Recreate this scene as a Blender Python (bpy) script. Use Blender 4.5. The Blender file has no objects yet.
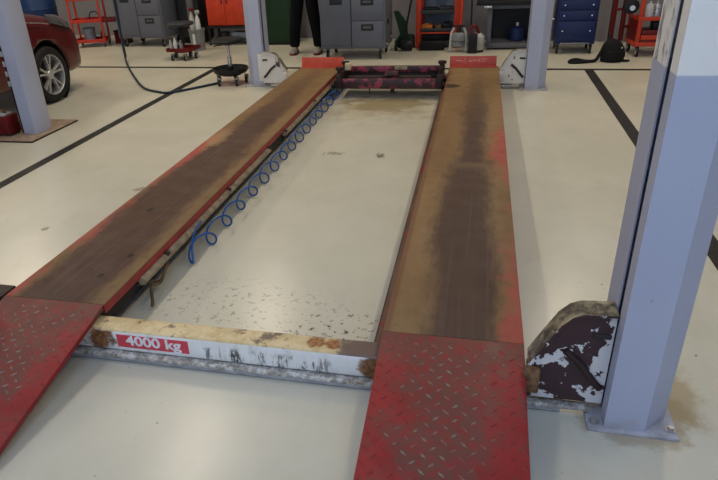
import bpy, bmesh, math, random
from mathutils import Vector, Matrix, Euler
random.seed(7)
PI = math.pi
scene = bpy.context.scene
col = scene.collection

# ------------------------------------------------------------------ materials
class NT:
    def __init__(s, name):
        s.m = bpy.data.materials.new(name); s.m.use_nodes = True
        s.t = s.m.node_tree; s.b = s.t.nodes['Principled BSDF']
        s.co = s.t.nodes.new('ShaderNodeTexCoord').outputs['Object']
    def n(s, typ, **kw):
        nd = s.t.nodes.new(typ)
        for k, v in kw.items(): setattr(nd, k, v)
        return nd
    def put(s, sock, v):
        if isinstance(v, bpy.types.NodeSocket): s.t.links.new(v, sock)
        else:
            if isinstance(v, (tuple, list)) and len(v) == 3 and sock.type == 'RGBA': v = (*v, 1)
            sock.default_value = v
    def vec(s, scale=(1, 1, 1), loc=(0, 0, 0)):
        mp = s.n('ShaderNodeMapping'); s.put(mp.inputs['Vector'], s.co)
        mp.inputs['Scale'].default_value = scale; mp.inputs['Location'].default_value = loc
        return mp.outputs[0]
    def noise(s, scale=5, detail=4, rough=.6, stretch=(1, 1, 1), loc=(0, 0, 0), dist=0):
        nd = s.n('ShaderNodeTexNoise'); s.put(nd.inputs['Vector'], s.vec(stretch, loc))
        nd.inputs['Scale'].default_value = scale; nd.inputs['Detail'].default_value = detail
        nd.inputs['Roughness'].default_value = rough; nd.inputs['Distortion'].default_value = dist
        return nd.outputs['Fac']
    def step(s, v, a, b, lo=0., hi=1.):
        nd = s.n('ShaderNodeMapRange', interpolation_type='SMOOTHSTEP')
        s.put(nd.inputs['Value'], v); nd.inputs['From Min'].default_value = a; nd.inputs['From Max'].default_value = b
        nd.inputs['To Min'].default_value = lo; nd.inputs['To Max'].default_value = hi
        return nd.outputs['Result']
    def math(s, op, a, b=0., c=None):
        nd = s.n('ShaderNodeMath', operation=op)
        s.put(nd.inputs[0], a); s.put(nd.inputs[1], b)
        if c is not None: s.put(nd.inputs[2], c)
        return nd.outputs[0]
    def mul(s, a, b): return s.math('MULTIPLY', a, b)
    def add(s, a, b): return s.math('ADD', a, b)
    def mx(s, a, b): return s.math('MAXIMUM', a, b)
    def xyz(s):
        nd = s.n('ShaderNodeSeparateXYZ'); s.put(nd.inputs[0], s.co); return nd.outputs
    def mix(s, f, a, b):
        nd = s.n('ShaderNodeMix', data_type='RGBA')
        s.put(nd.inputs['Factor'], f); s.put(nd.inputs['A'], a) if False else s.put(nd.inputs[6], a); s.put(nd.inputs[7], b)
        return nd.outputs[2]
    def blob(s, x, y, rx, ry, soft=.5, z=None, rz=1, wob=0., ns=8):
        """1 inside an ellipse, falling to 0, with an irregular edge"""
        o = s.xyz()
        dx = s.math('DIVIDE', s.math('SUBTRACT', o[0], x), rx); dy = s.math('DIVIDE', s.math('SUBTRACT', o[1], y), ry)
        r = s.add(s.mul(dx, dx), s.mul(dy, dy))
        if z is not None:
            dz = s.math('DIVIDE', s.math('SUBTRACT', o[2], z), rz); r = s.add(r, s.mul(dz, dz))
        r = s.math('SQRT', r)
        if wob: r = s.add(r, s.step(s.noise(ns, 5, .65), .25, .75, -wob, wob))
        return s.step(r, 1 - soft, 1 + soft, 1., 0.)
    def bump(s, h, strength=.3, dist=.005):
        nd = s.n('ShaderNodeBump'); nd.inputs['Strength'].default_value = strength; nd.inputs['Distance'].default_value = dist
        s.put(nd.inputs['Height'], h); s.put(s.b.inputs['Normal'], nd.outputs[0])
    def done(s, c, rough=.5, metal=0., spec=.5):
        s.put(s.b.inputs['Base Color'], c); s.put(s.b.inputs['Roughness'], rough); s.put(s.b.inputs['Metallic'], metal)
        s.b.inputs['Specular IOR Level'].default_value = spec
        return s.m

def plain(name, c, rough=.5, metal=0., var=.15, scale=14, spec=.28):
    """paint / plastic / metal with a little uneven wear"""
    k = NT(name); n = k.noise(scale, 4)
    d = tuple(v * (1 - var) for v in c); e = tuple(min(1, v * (1 + var)) for v in c)
    r = k.step(n, .3, .7, max(.02, rough - .06), min(1, rough + .08))
    return k.done(k.mix(k.step(n, .3, .7), d, e), r, metal, spec)

M = {}
def floor_mat():
    k = NT('floor_epoxy')
    c = k.mix(k.step(k.noise(1.3, 5), .3, .7), (.505, .490, .405), (.565, .548, .458))
    sm = k.noise(7, 6, .7, (1, .45, 1))                                    # faint scuffs
    c = k.mix(k.step(sm, .50, .85, 0, .22), c, (.33, .29, .22))
    sp = k.noise(34, 3, .5); zone = k.step(k.noise(2.1, 3, .6, loc=(3, 7, 0)), .45, .62)
    c = k.mix(k.mul(k.step(sp, .70, .745), k.mul(zone, .75)), c, (.17, .13, .09))   # droppings
    def stain(col_, amt, *a, **kw):
        nonlocal c
        b = k.blob(*a, **kw); c = k.mix(k.mul(b, amt), c, col_)
    stain((.22, .16, .06), .75, .03, 4.05, .42, .30, soft=.55, wob=.5, ns=5)
    stain((.30, .25, .13), .35, -.05, 3.7, .5, .25, soft=.6, wob=.6, ns=6)
    stain((.26, .19, .11), .55, 1.44, -.09, .19, .165, soft=.16, wob=.16, ns=12)
    stain((.28, .20, .08), .6, 1.60, .02, .08, .16, soft=.5, wob=.4, ns=12)
    stain((.12, .09, .06), .8, .198, 2.50, .028, .05, soft=.3, wob=.7, ns=28)
    stain((.12, .09, .06), .5, -.165, 2.52, .07, .03, soft=.3, wob=.8, ns=30)
    sp2 = k.noise(30, 5, .72)
    near = k.mx(k.blob(.36, .16, .26, .22, soft=.5), k.mul(k.blob(-.15, .35, .45, .2, soft=.6), .6))
    c = k.mix(k.mul(k.step(sp2, .565, .61), k.mul(near, .95)), c, (.11, .08, .05))
    stain((.20, .14, .08), .6, -1.35, 1.65, .045, .03, soft=.3, wob=.7, ns=25)
    stain((.20, .14, .08), .7, -1.62, .98, .02, .03, soft=.3, wob=.5, ns=25)
    return k.done(c, .26, 0, .4)
M['floor'] = floor_mat()
def paint_line():
    k = NT('floor_line_black'); n = k.noise(9, 5, .7)
    return k.done(k.mix(k.step(n, .35, .75), (.010, .009, .010), (.030, .027, .026)), .6, 0, .25)
M['line'] = paint_line()

def deck_mat(name, sgn):
    """worn steel deck: brown dirt, darker tyre track in the middle, red paint left along the edges. local x 0..W"""
    k = NT(name); o = k.xyz(); x, y = o[0], o[1]
    c = k.mix(k.step(k.noise(3, 6, .65, (1, .35, 1)), .3, .7), (.168, .098, .046), (.232, .145, .070))
    c = k.mix(k.step(y, 1.2, 4.6, 0, .5), c, (.225, .145, .068))
    wob = k.step(k.noise(2.2, 4, .55, (1, .4, 1)), .25, .75, -.045, .045)
    fine = k.step(k.noise(30, 5, .7, (1, .3, 1)), .25, .75, -.022, .022)
    xx = k.add(k.add(x, wob), fine); ctr = .285 if sgn > 0 else .235
    dd = k.math('ABSOLUTE', k.math('SUBTRACT', xx, ctr))
    wd = k.step(y, .3, 3.2, .0, .055) if sgn > 0 else k.step(y, 1.5, 4.2, -.045, .04)
    tr = k.step(k.add(dd, wd), .085, .185, 1, 0)
    tr = k.mul(tr, k.step(y, 2.4, 4.6, .90, .32))
    c = k.mix(tr, c, (.066, .039, .031) if sgn > 0 else (.070, .036, .027))
    st = k.noise(60, 2, .5, (1, .02, 1)); c = k.mix(k.mul(k.step(st, .5, .68), k.mul(tr, .35)), c, (.12, .085, .075))
    edge = k.add(x, k.add(k.step(k.noise(4, 5, .6), .25, .75, -.05, .05), fine))
    red = (.37, .068, .060)
    if sgn > 0:     # right deck: patches on the outer edge
        a = k.blob(.53, 2.18, .12, .52, soft=.35, wob=.28, ns=7)
        b = k.mul(k.step(edge, .41, .50), k.step(y, .35, 1.0, 1, 0))
        d = k.mul(k.step(edge, .47, .52), .35)
        rm = k.mx(k.mx(a, b), d)
        dark_spot = k.blob(.015, 4.02, .125, .085, soft=.12)  # dark ellipse by the inner edge, towards the far end
        c = k.mix(k.mul(rm, .76), c, red); c = k.mix(k.mul(dark_spot, .85), c, (.022, .017, .013))
        gap = k.mul(k.blob(.27, 1.85, .11, .05, soft=.8, wob=.5), .45); c = k.mix(gap, c, (.20, .135, .075))
        c = k.mix(k.step(x, .030, .018, 0, .6), c, (.14, .055, .03))
    else:
        a = k.blob(-.02, 1.95, .085, .50, soft=.4, wob=.25, ns=8)
        b = k.mul(k.step(edge, .075, .0), k.step(y, .2, 1.5, 1, 0))
        e = k.mul(k.step(edge, .02, -.02), k.step(y, 2.2, 2.8, .8, 0))
        rm = k.mx(k.mx(a, b), e); c = k.mix(k.mul(rm, .8), c, red)
        tan = k.mul(k.blob(.07, 2.28, .06, .22, soft=.5, wob=.4, ns=10), .5); c = k.mix(tan, c, (.40, .26, .14))
        hole = k.mx(k.blob(.33, .22, .014, .02, soft=.2), k.mx(k.blob(.37, .42, .014, .02, soft=.2), k.blob(.2, .95, .018, .03, soft=.2)))
        c = k.mix(k.mul(hole, .7), c, (.02, .015, .012))
    c = k.mix(k.mul(k.step(k.noise(18, 6, .75), .58, .72), .45), c, (.075, .048, .03))
    k.bump(k.noise(40, 4), .12, .003)
    return k.done(c, k.step(k.noise(9, 4), .3, .7, .55, .75), 0, .22)
M['deck_left'] = deck_mat('worn_deck_left', -1); M['deck_right'] = deck_mat('worn_deck_right', 1)

def ramp_mat():
    k = NT('red_ramp_paint'); o = k.xyz(); x, y = o[0], o[1]
    c = k.mix(k.step(k.noise(6, 5), .3, .7), (.215, .011, .014), (.29, .022, .024))
    xx = k.add(x, k.step(k.noise(5, 5, .7), .25, .75, -.12, .12))
    w = k.step(k.math('ABSOLUTE', k.math('SUBTRACT', xx, .25)), .08, .23, 1, 0)
    w = k.mx(k.mul(w, .74), k.step(k.add(y, k.step(k.noise(7, 4), .3, .7, -.06, .06)), -.20, -.03, 0, .75))
    w = k.mul(w, k.step(k.noise(26, 5, .7), .36, .55, .35, 1))
    w = k.mx(w, k.step(k.noise(15, 6, .75, loc=(2, 5, 1)), .50, .66, 0, .6))
    c = k.mix(w, c, (.098, .058, .044))
    return k.done(c, k.step(k.noise(12, 4), .3, .7, .45, .62), 0, .3)
M['ramp'] = ramp_mat()
def tread_mat():
    k = NT('worn_tread_tops'); o = k.xyz(); x = o[0]
    xx = k.add(x, k.step(k.noise(5, 5, .7), .25, .75, -.15, .15))
    w = k.step(k.math('ABSOLUTE', k.math('SUBTRACT', xx, .25)), .06, .19, 1, 0)
    w = k.mul(w, k.step(k.noise(45, 3), .4, .55, .25, 1))
    c = k.mix(w, (.22, .016, .018), (.24, .215, .175))
    return k.done(c, .42, k.mul(w, .5), .5)
M['tread'] = tread_mat()
def red_side():
    k = NT('red_rail_paint'); c = k.mix(k.step(k.noise(9, 5), .3, .7), (.25, .020, .018), (.33, .035, .03))
    c = k.mix(k.mul(k.step(k.noise(14, 6, .75), .58, .68), .7), c, (.10, .055, .035))
    return k.done(c, .5)
M['red_side'] = red_side()
def brown_side():
    k = NT('dirty_rail_paint'); c = k.mix(k.step(k.noise(9, 5, .6, (1, .3, 1)), .3, .7), (.10, .045, .025), (.17, .085, .05))
    c = k.mix(k.step(k.noise(5, 5, .7), .56, .68), c, (.24, .03, .025))
    return k.done(c, .6)
M['brown_side'] = brown_side()
M['under'] = plain('dark_underside', (.035, .03, .028), .7)
M['stop'] = plain('orange_red_stop', (.52, .075, .042), .5, var=.12)
def stop_right():
    k = NT('orange_red_stop_scratched'); o = k.xyz()
    c = k.mix(k.step(k.noise(14, 4), .3, .7), (.40, .045, .032), (.48, .062, .042))
    z = k.step(k.math('ABSOLUTE', k.math('SUBTRACT', o[2], .07)), .012, .022, 1, 0)
    n = k.step(k.noise(55, 3, .6), .52, .6); r = k.blob(.22, 0, .17, 9, soft=.15)
    return k.done(k.mix(k.mul(k.mul(z, n), k.mul(r, .55)), c, (.62, .45, .38)), .5)
M['stop_scr'] = stop_right()
def beam_mat():
    """white painted box beam: tan dirt and rust on top, black scrapes on the face"""
    k = NT('peeling_white_beam'); o = k.xyz(); x, z = o[0], o[2]
    geo = k.n('ShaderNodeNewGeometry'); sep = k.n('ShaderNodeSeparateXYZ'); k.put(sep.inputs[0], geo.outputs['True Normal'])
    top = k.step(sep.outputs[2], .4, .6)
    w = k.mix(k.step(k.noise(9, 5), .3, .7), (.72, .71, .70), (.82, .81, .80))
    sc = k.mul(k.step(k.noise(26, 6, .8, (1, 1, .28)), .525, .60), k.mx(k.blob(.02, 0, .16, 9, soft=.6), k.mul(k.blob(.24, 0, .20, 9, soft=.6), .85)))
    sc = k.mul(sc, k.step(z, .115, .09))
    w = k.mix(k.mul(sc, .95), w, (.035, .03, .026))
    w = k.mix(k.mul(k.step(k.noise(12, 5, .7, (1, 1, .35)), .54, .68), .35), w, (.30, .26, .20))
    t = k.mix(k.step(k.noise(8, 6, .75), .36, .6), (.50, .38, .19), (.66, .54, .32))
    t = k.mix(k.step(k.noise(7, 6, .7, loc=(3, 1, 2)), .52, .60), t, (.155, .105, .075))
    t = k.mix(k.mul(k.step(k.noise(22, 5, .7), .62, .68), .8), t, (.09, .06, .045))
    rust = k.mx(k.blob(.335, -.055, .035, .03, soft=.25, wob=.3, ns=30), k.blob(.40, -.055, .03, .03, soft=.25, wob=.3, ns=30))
    t = k.mix(rust, t, k.mix(k.step(k.noise(60, 4), .4, .6), (.23, .09, .035), (.36, .17, .06)))
    t = k.mix(k.blob(.53, -.06, .09, .2, soft=.3, wob=.4, ns=12), t, (.14, .095, .075))
    c = k.mix(top, w, t)
    er = k.mx(k.blob(.555, -.11, .05, .5, soft=.25, z=.08, rz=.052, wob=.3, ns=25), k.blob(-.56, -.11, .068, .5, soft=.3, z=.075, rz=.06, wob=.5, ns=16))
    er = k.mul(er, k.math('SUBTRACT', 1., top))
    c = k.mix(er, c, k.mix(k.step(k.noise(45, 5), .35, .65), (.10, .045, .02), (.30, .13, .045)))
    return k.done(c, k.step(k.noise(10, 4), .3, .7, .38, .6), 0, .5)
M['beam'] = beam_mat()
def ledge_mat():
    k = NT('scraped_ledge'); n = k.noise(34, 6, .8)
    c = k.mix(k.step(n, .42, .6), (.27, .25, .22), (.66, .65, .63))
    c = k.mix(k.step(k.noise(15, 5, .7, loc=(1, 2, 0)), .55, .68), c, (.24, .18, .10))
    return k.done(c, .4, .2)
M['ledge'] = ledge_mat()
def bracket_mat(wht, brown, thr, name, hi):
    k = NT(name)
    n = k.noise(13, 6, .62, dist=.3); e = k.math('ABSOLUTE', k.math('SUBTRACT', k.math('ABSOLUTE', k.xyz()[0]), 1.225)); n = k.add(n, k.step(e, .05, .11, -.03, .09)); a = k.step(n, thr, thr + .012)
    c = k.mix(a, brown, wht)
    c = k.mix(k.step(k.noise(30, 5, .7, loc=(4, 1, 2)), .63, .655), c, (.03, .022, .02))
    geo = k.n('ShaderNodeNewGeometry'); sep = k.n('ShaderNodeSeparateXYZ'); k.put(sep.inputs[0], geo.outputs['True Normal'])
    t = k.mix(k.step(k.noise(11, 6, .75), .42, .62), (.06, .048, .036), hi)
    c = k.mix(k.step(sep.outputs[2], .3, .5), c, t)
    return k.done(c, .55, 0, .4)
M['bracket'] = bracket_mat((.60, .59, .60), (.045, .020, .024), .545, 'maroon_peeling_bracket', (.36, .30, .19))
M['bracket_white'] = bracket_mat((.62, .60, .55), (.05, .04, .04), .36, 'chalky_white_bracket', (.58, .55, .47))
def rusty():
    k = NT('rusty_block'); c = k.mix(k.step(k.noise(20, 5), .35, .65), (.07, .035, .018), (.24, .12, .05)); return k.done(c, .8)
M['rust'] = rusty()
def post_mat():
    """blue grey paint up to 1.155 m, off-white above, smudged"""
    k = NT('lift_post_paint'); z = k.xyz()[2]
    n = k.step(k.noise(2.5, 5), .3, .7)
    lo = k.mix(n, (.365, .393, .51), (.395, .423, .54)); hi = k.mix(n, (.72, .70, .68), (.78, .76, .73))
    sm = k.mul(k.step(k.noise(16, 5, .7, (1, 1, .35)), .50, .62), k.step(k.xyz()[1], .10, .115)); hi = k.mix(k.mul(sm, .8), hi, (.05, .048, .05))
    hi = k.mix(k.mul(k.step(k.noise(9, 5, .7), .60, .72), .45), hi, (.25, .23, .22))
    c = k.mix(k.step(z, 1.152, 1.158), lo, hi)
    c = k.mix(k.mul(k.step(k.noise(25, 3), .72, .75), .6), c, (.15, .14, .15))
    c = k.mix(k.mul(k.step(k.add(z, k.step(k.noise(15, 4), .3, .7, -.03, .03)), .07, .0), .45), c, (.30, .25, .20))
    return k.done(c, .42)
M['post'] = post_mat()
M['plate'] = plain('scuffed_base_plate', (.34, .34, .38), .5, var=.25)
M['slab'] = plain('brown_slab', (.27, .20, .145), .8, var=.3, scale=30)
M['slab_edge'] = plain('dark_slab_edge', (.06, .04, .03), .8)
M['bolt'] = plain('zinc_bolt', (.42, .40, .40), .4, .6)
M['label_red'] = plain('capacity_label_red', (.60, .062, .085), .45, var=.12, scale=40)
M['label_txt'] = plain('capacity_label_white', (.72, .70, .72), .5, var=.1)
M['black'] = plain('black_plastic', (.009, .009, .010), .5)
M['black_soft'] = plain('black_fabric', (.007, .007, .009), .9, scale=40)
M['rubber'] = plain('tyre_rubber', (.014, .014, .014), .75)
M['chrome'] = plain('chrome', (.55, .55, .56), .22, .9)
M['alloy'] = plain('alloy_silver', (.50, .50, .51), .3, .6)
M['blue_hose'] = plain('blue_hose', (.018, .085, .30), .35)
M['dark_hose'] = plain('dark_blue_hose', (.012, .022, .045), .4)
M['pipe'] = plain('dirty_beige_pipe', (.30, .235, .155), .55, var=.35, scale=20)
M['cable'] = plain('greasy_brown_cable', (.11, .07, .03), .6, var=.4)
M['grey_cab'] = plain('grey_cabinet_enamel', (.105, .114, .145), .42, var=.06, scale=3)
M['grey_dark'] = plain('dark_grey_enamel', (.030, .031, .037), .5)
M['grey_mid'] = plain('mid_grey_enamel', (.10, .105, .12), .5)
M['recess'] = plain('handle_recess', (.02, .021, .026), .5)
M['red_cart'] = plain('bright_red_enamel', (.42, .032, .018), .4, var=.1)
M['red_deep'] = plain('deep_red_enamel', (.11, .005, .006), .45, var=.15)
M['red_orange'] = plain('orange_red_enamel', (.46, .042, .016), .42, var=.1)
M['orange'] = plain('orange_plastic', (.55, .16, .02), .5)
M['green'] = plain('dark_green_enamel', (.007, .032, .013), .45)
M['blue_cab'] = plain('royal_blue_enamel', (.011, .020, .085), .4, var=.1)
M['blue_drum'] = plain('blue_plastic', (.008, .03, .105), .4)
M['white_pl'] = plain('white_plastic', (.40, .40, .39), .5)
M['grey_pl'] = plain('grey_plastic', (.19, .20, .21), .5)
M['bluegrey'] = plain('pale_blue_grey', (.17, .20, .26), .5)
M['paper'] = plain('white_paper', (.58, .60, .62), .8, var=.05)
M['pale_blue'] = plain('pale_blue_card', (.42, .50, .60), .7, var=.05)
M['shoe'] = plain('pale_shoe', (.24, .22, .19), .7, var=.3)
M['skin'] = plain('skin', (.45, .27, .19), .55)
M['hair'] = plain('hair_brown', (.04, .025, .015), .7)
M['trouser'] = plain('black_work_trousers', (.006, .006, .008), .95, scale=30, spec=.08)
M['jacket'] = plain('dark_work_jacket', (.025, .027, .035), .9)
M['wall'] = plain('wall_paint_grey', (.20, .195, .215), .7, var=.05, scale=2)
M['ceil'] = plain('ceiling_paint', (.62, .61, .58), .8, var=.04, scale=2)
M['yellowed'] = plain('yellowed_plastic', (.50, .44, .26), .5)
def magenta():
    k = NT('magenta_jack_paint'); c = k.mix(k.step(k.noise(10, 6, .7), .51, .57), (.034, .014, .017), (.27, .038, .072))
    return k.done(c, .45)
M['magenta'] = magenta()
M['greasy'] = plain('greasy_dark_steel', (.035, .02, .02), .45, .2)
def car_paint():
    k = NT('car_red_paint'); n = k.noise(200, 2)
    k.b.inputs['Coat Weight'].default_value = .45; k.b.inputs['Coat Roughness'].default_value = .03
    return k.done(k.mix(n, (.075, .003, .004), (.092, .004, .006)), .4, .1, .3)
M['car'] = car_paint()
def glass():
    k = NT('dark_car_glass'); return k.done((.02, .025, .03), .05, 0, .8)
M['glass'] = glass()
def lamp_lens():
    k = NT('headlight_lens'); n = k.noise(14, 3); k.b.inputs['Coat Weight'].default_value = .6
    return k.done(k.mix(n, (.03, .03, .03), (.10, .10, .10)), .15, .3)
M['lens'] = lamp_lens()
def emit():
    k = NT('lamp_diffuser'); k.b.inputs['Emission Color'].default_value = (1, .86, .64, 1); k.b.inputs['Emission Strength'].default_value = 6
    return k.done(k.mix(k.noise(3), (.8, .8, .75), (.85, .85, .8)), .5)
M['emit'] = emit()

# ------------------------------------------------------------------ mesh building
class MB:
    """collects shapes into one mesh"""
    def __init__(s): s.bm = bmesh.new()
    def _merge(s, b, mi, mat=None):
        if mat is not None: bmesh.ops.transform(b, matrix=mat, verts=b.verts)
        for f in b.faces: f.material_index = mi if mi >= 0 else f.material_index
        me = bpy.data.meshes.new('t'); b.to_mesh(me); b.free(); s.bm.from_mesh(me); bpy.data.meshes.remove(me)
        return s
    def box(s, c, d, bev=0., rot=(0, 0, 0), mi=0, seg=2):
        b = bmesh.new(); bmesh.ops.create_cube(b, size=1); bmesh.ops.scale(b, vec=d, verts=b.verts)
        if bev: bmesh.ops.bevel(b, geom=b.edges[:], offset=min(bev, min(d) * .45), segments=seg, profile=.5, affect='EDGES')
        return s._merge(b, mi, Matrix.Translation(c) @ Euler(rot).to_matrix().to_4x4())
    def cyl(s, p0, p1, r, r2=None, n=20, mi=0, bev=0.):
        p0, p1 = Vector(p0), Vector(p1); d = p1 - p0
        b = bmesh.new(); bmesh.ops.create_cone(b, cap_ends=True, segments=n, radius1=r, radius2=r if r2 is None else r2, depth=d.length)
        if bev:
            es = [e for e in b.edges if len(e.link_faces) == 2 and any(len(f.verts) > 4 for f in e.link_faces)]
            bmesh.ops.bevel(b, geom=es, offset=bev, segments=2, profile=.5, affect='EDGES')
        q = Vector((0, 0, 1)).rotation_difference(d.normalized())
        return s._merge(b, mi, Matrix.Translation((p0 + p1) / 2) @ q.to_matrix().to_4x4())
    def ball(s, c, r, sc=(1, 1, 1), n=16, mi=0, rot=(0, 0, 0)):
        b = bmesh.new(); bmesh.ops.create_uvsphere(b, u_segments=n, v_segments=max(6, n // 2), radius=r); bmesh.ops.scale(b, vec=sc, verts=b.verts)
        return s._merge(b, mi, Matrix.Translation(c) @ Euler(rot).to_matrix().to_4x4())
    def lathe(s, prof, c=(0, 0, 0), n=28, mi=0, rot=(0, 0, 0), ring=False):
        if ring: prof = list(prof) + [prof[0]]
        b = bmesh.new(); rings = []
        for r, z in prof:
            rings.append([b.verts.new((r * math.cos(2 * PI * i / n), r * math.sin(2 * PI * i / n), z)) for i in range(n)])
        for a, q in zip(rings, rings[1:]):
            for i in range(n): b.faces.new((a[i], a[(i + 1) % n], q[(i + 1) % n], q[i]))
        if not ring: b.faces.new(rings[0][::-1]); b.faces.new(rings[-1])
        bmesh.ops.remove_doubles(b, verts=b.verts, dist=1e-6); bmesh.ops.recalc_face_normals(b, faces=b.faces)
        return s._merge(b, mi, Matrix.Translation(c) @ Euler(rot).to_matrix().to_4x4())
    def prism(s, poly, a, bb, axis='y', bev=0., mi=0):
        """extrude a polygon (two coordinates) from a to bb along axis"""
        f = {'y': lambda u, v, t: (u, t, v), 'x': lambda u, v, t: (t, u, v), 'z': lambda u, v, t: (u, v, t)}[axis]
        b = bmesh.new(); A = [b.verts.new(f(u, v, a)) for u, v in poly]; B = [b.verts.new(f(u, v, bb)) for u, v in poly]
        n = len(poly); b.faces.new(A); b.faces.new(B[::-1])
        for i in range(n): b.faces.new((A[i], B[i], B[(i + 1) % n], A[(i + 1) % n]))
        bmesh.ops.recalc_face_normals(b, faces=b.faces)
        if bev: bmesh.ops.bevel(b, geom=b.edges[:], offset=bev, segments=2, profile=.5, affect='EDGES')
        return s._merge(b, mi)
    def strip(s, path, t, z0, z1, mi=0, close=False):
        """thin folded sheet: plan path thickened to the left by t, extruded z0..z1"""
        P = [Vector(p) for p in path]; n = len(P); off = []
        for i in range(n):
            d1 = (P[i] - P[i - 1]).normalized() if i else (P[1] - P[0]).normalized()
            d2 = (P[i + 1] - P[i]).normalized() if i < n - 1 else d1
            n1 = Vector((-d1.y, d1.x)); n2 = Vector((-d2.y, d2.x)); m = (n1 + n2).normalized()
            off.append(P[i] + m * t / max(.3, m.dot(n1)))
        b = bmesh.new(); V = [[b.verts.new((p.x, p.y, z)) for p in L] for z in (z0, z1) for L in (P, off)]
        o0, i0, o1, i1 = V
        for i in range(n - 1):
            b.faces.new((o0[i], o0[i + 1], o1[i + 1], o1[i])); b.faces.new((i0[i + 1], i0[i], i1[i], i1[i + 1]))
            b.faces.new((o1[i], o1[i + 1], i1[i + 1], i1[i])); b.faces.new((o0[i + 1], o0[i], i0[i], i0[i + 1]))
        for i in (0, n - 1): b.faces.new((o0[i], o1[i], i1[i], i0[i]))
        bmesh.ops.recalc_face_normals(b, faces=b.faces)
        return s._merge(b, mi)
    def tube(s, pts, r, n=10, mi=0, radii=None):
        P = [Vector(p) for p in pts]; b = bmesh.new(); rings = []; up = Vector((0, 0, 1)); last = None
        for i, p in enumerate(P):
            d = (P[min(i + 1, len(P) - 1)] - P[max(i - 1, 0)]).normalized()
            if last is None: u = d.orthogonal().normalized()
            else: u = (last - d * last.dot(d)).normalized()
            last = u; w = d.cross(u); rr = radii[i] if radii else r
            rings.append([b.verts.new(p + (u * math.cos(2 * PI * k / n) + w * math.sin(2 * PI * k / n)) * rr) for k in range(n)])
        for a, q in zip(rings, rings[1:]):
            for i in range(n): b.faces.new((a[i], a[(i + 1) % n], q[(i + 1) % n], q[i]))
        b.faces.new(rings[0][::-1]); b.faces.new(rings[-1]); bmesh.ops.recalc_face_normals(b, faces=b.faces)
        return s._merge(b, mi)
    def loft(s, rings, mi=0, cap=True, closed=True):
        b = bmesh.new(); R = [[b.verts.new(p) for p in r] for r in rings]; n = len(R[0])
        for a, q in zip(R, R[1:]):
            for i in range(n if closed else n - 1): b.faces.new((a[i], a[(i + 1) % n], q[(i + 1) % n], q[i]))
        if cap: b.faces.new(R[0][::-1]); b.faces.new(R[-1])
        bmesh.ops.recalc_face_normals(b, faces=b.faces)
        return s._merge(b, mi)
    def build(s, name, mats, parent=None, loc=None, ang=38):
        me = bpy.data.meshes.new(name); s.bm.to_mesh(me); s.bm.free()
        for m in (mats if isinstance(mats, (list, tuple)) else [mats]): me.materials.append(m if not isinstance(m, str) else M[m])
        for p in me.polygons: p.use_smooth = True
        me.set_sharp_from_angle(angle=math.radians(ang))
        o = bpy.data.objects.new(name, me); col.objects.link(o)
        if parent: o.parent = parent
        if loc: o.location = loc
        return o

def tag(o, label=None, cat=None, group=None, kind=None):
    if label: o['label'] = label
    if cat: o['category'] = cat
    if group: o['group'] = group
    if kind: o['kind'] = kind
    return o
def thing(name, label, cat, loc=(0, 0, 0), rz=0., group=None):
    o = bpy.data.objects.new(name, None); col.objects.link(o); o.empty_display_size = .1
    o.location = loc; o.rotation_euler = (0, 0, rz)
    return tag(o, label, cat, group)
def kids(o): return [c for c in bpy.data.objects if c.parent is o]
def dup(o, parent=None):
    c = o.copy(); col.objects.link(c)
    if parent: c.parent = parent
    for ch in kids(o): dup(ch, c)
    return c
def smooth_pts(P, n=8):
    """Catmull-Rom through points"""
    P = [Vector(p) for p in P]; out = []
    Q = [P[0] * 2 - P[1]] + P + [P[-1] * 2 - P[-2]]
    for i in range(1, len(Q) - 2):
        a, b, c, d = Q[i - 1:i + 3]
        for k in range(n):
            t = k / n
            out.append(.5 * ((2 * b) + (c - a) * t + (2 * a - 5 * b + 4 * c - d) * t * t + (3 * b - a - 3 * c + d) * t ** 3))
    return out + [P[-1]]

# ------------------------------------------------------------------ setting
WX0, WX1, WY0 = -9.5, 6.5, -5.2
def wy(x): return 7.95 - .17 * x                       # line of the back wall
tag(MB().prism([(WX0, WY0), (WX1, WY0), (WX1, wy(WX1) + .2), (WX0, wy(WX0) + .2)], -.1, 0, 'z').build('floor', 'floor'), kind='structure')
tag(MB().prism([(WX0, wy(WX0)), (WX1, wy(WX1)), (WX1, wy(WX1) + .2), (WX0, wy(WX0) + .2)], 0, 4.4, 'z').build('wall_back', 'wall'), kind='structure')
tag(MB().box((WX0 - .1, 2, 2.2), (.2, 14.8, 4.4)).build('wall_left', 'wall'), kind='structure')
tag(MB().box((WX1 + .1, 1, 2.2), (.2, 12.6, 4.4)).build('wall_right', 'wall'), kind='structure')
tag(MB().prism([(WX0, WY0), (WX1, WY0), (WX1, wy(WX1) + .2), (WX0, wy(WX0) + .2)], 4.4, 4.5, 'z').build('ceiling', 'ceil'), kind='structure')
# front wall with four open garage doorways (behind the camera)
fw = MB().box((-1.5, WY0 - .1, 4.0), (16.4, .2, .8))
for x in (-9.3, -5.2, -1.3, 2.6, 6.4): fw.box((x, WY0 - .1, 1.8), (.4, .2, 3.6))
tag(fw.build('wall_front', 'wall'), kind='structure')
def floor_line(n, p0, p1, w):
    p0, p1 = Vector(p0), Vector(p1); d = (p1 - p0).normalized(); q = Vector((-d.y, d.x)) * w / 2
    o = MB().prism([tuple(v) for v in (p0 - q, p1 - q, p1 + q, p0 + q)], 0, .0015, 'z').build('trim_%d' % n, 'line')
    tag(o, kind='structure')
floor_line(1, (-2.40, -4.5), (-2.47, 5.80), .092)
floor_line(2, (2.06, -4.5), (2.085, 5.62), .095)
floor_line(3, (-8.5, 6.10), (5.0, 5.53), .085)

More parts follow.
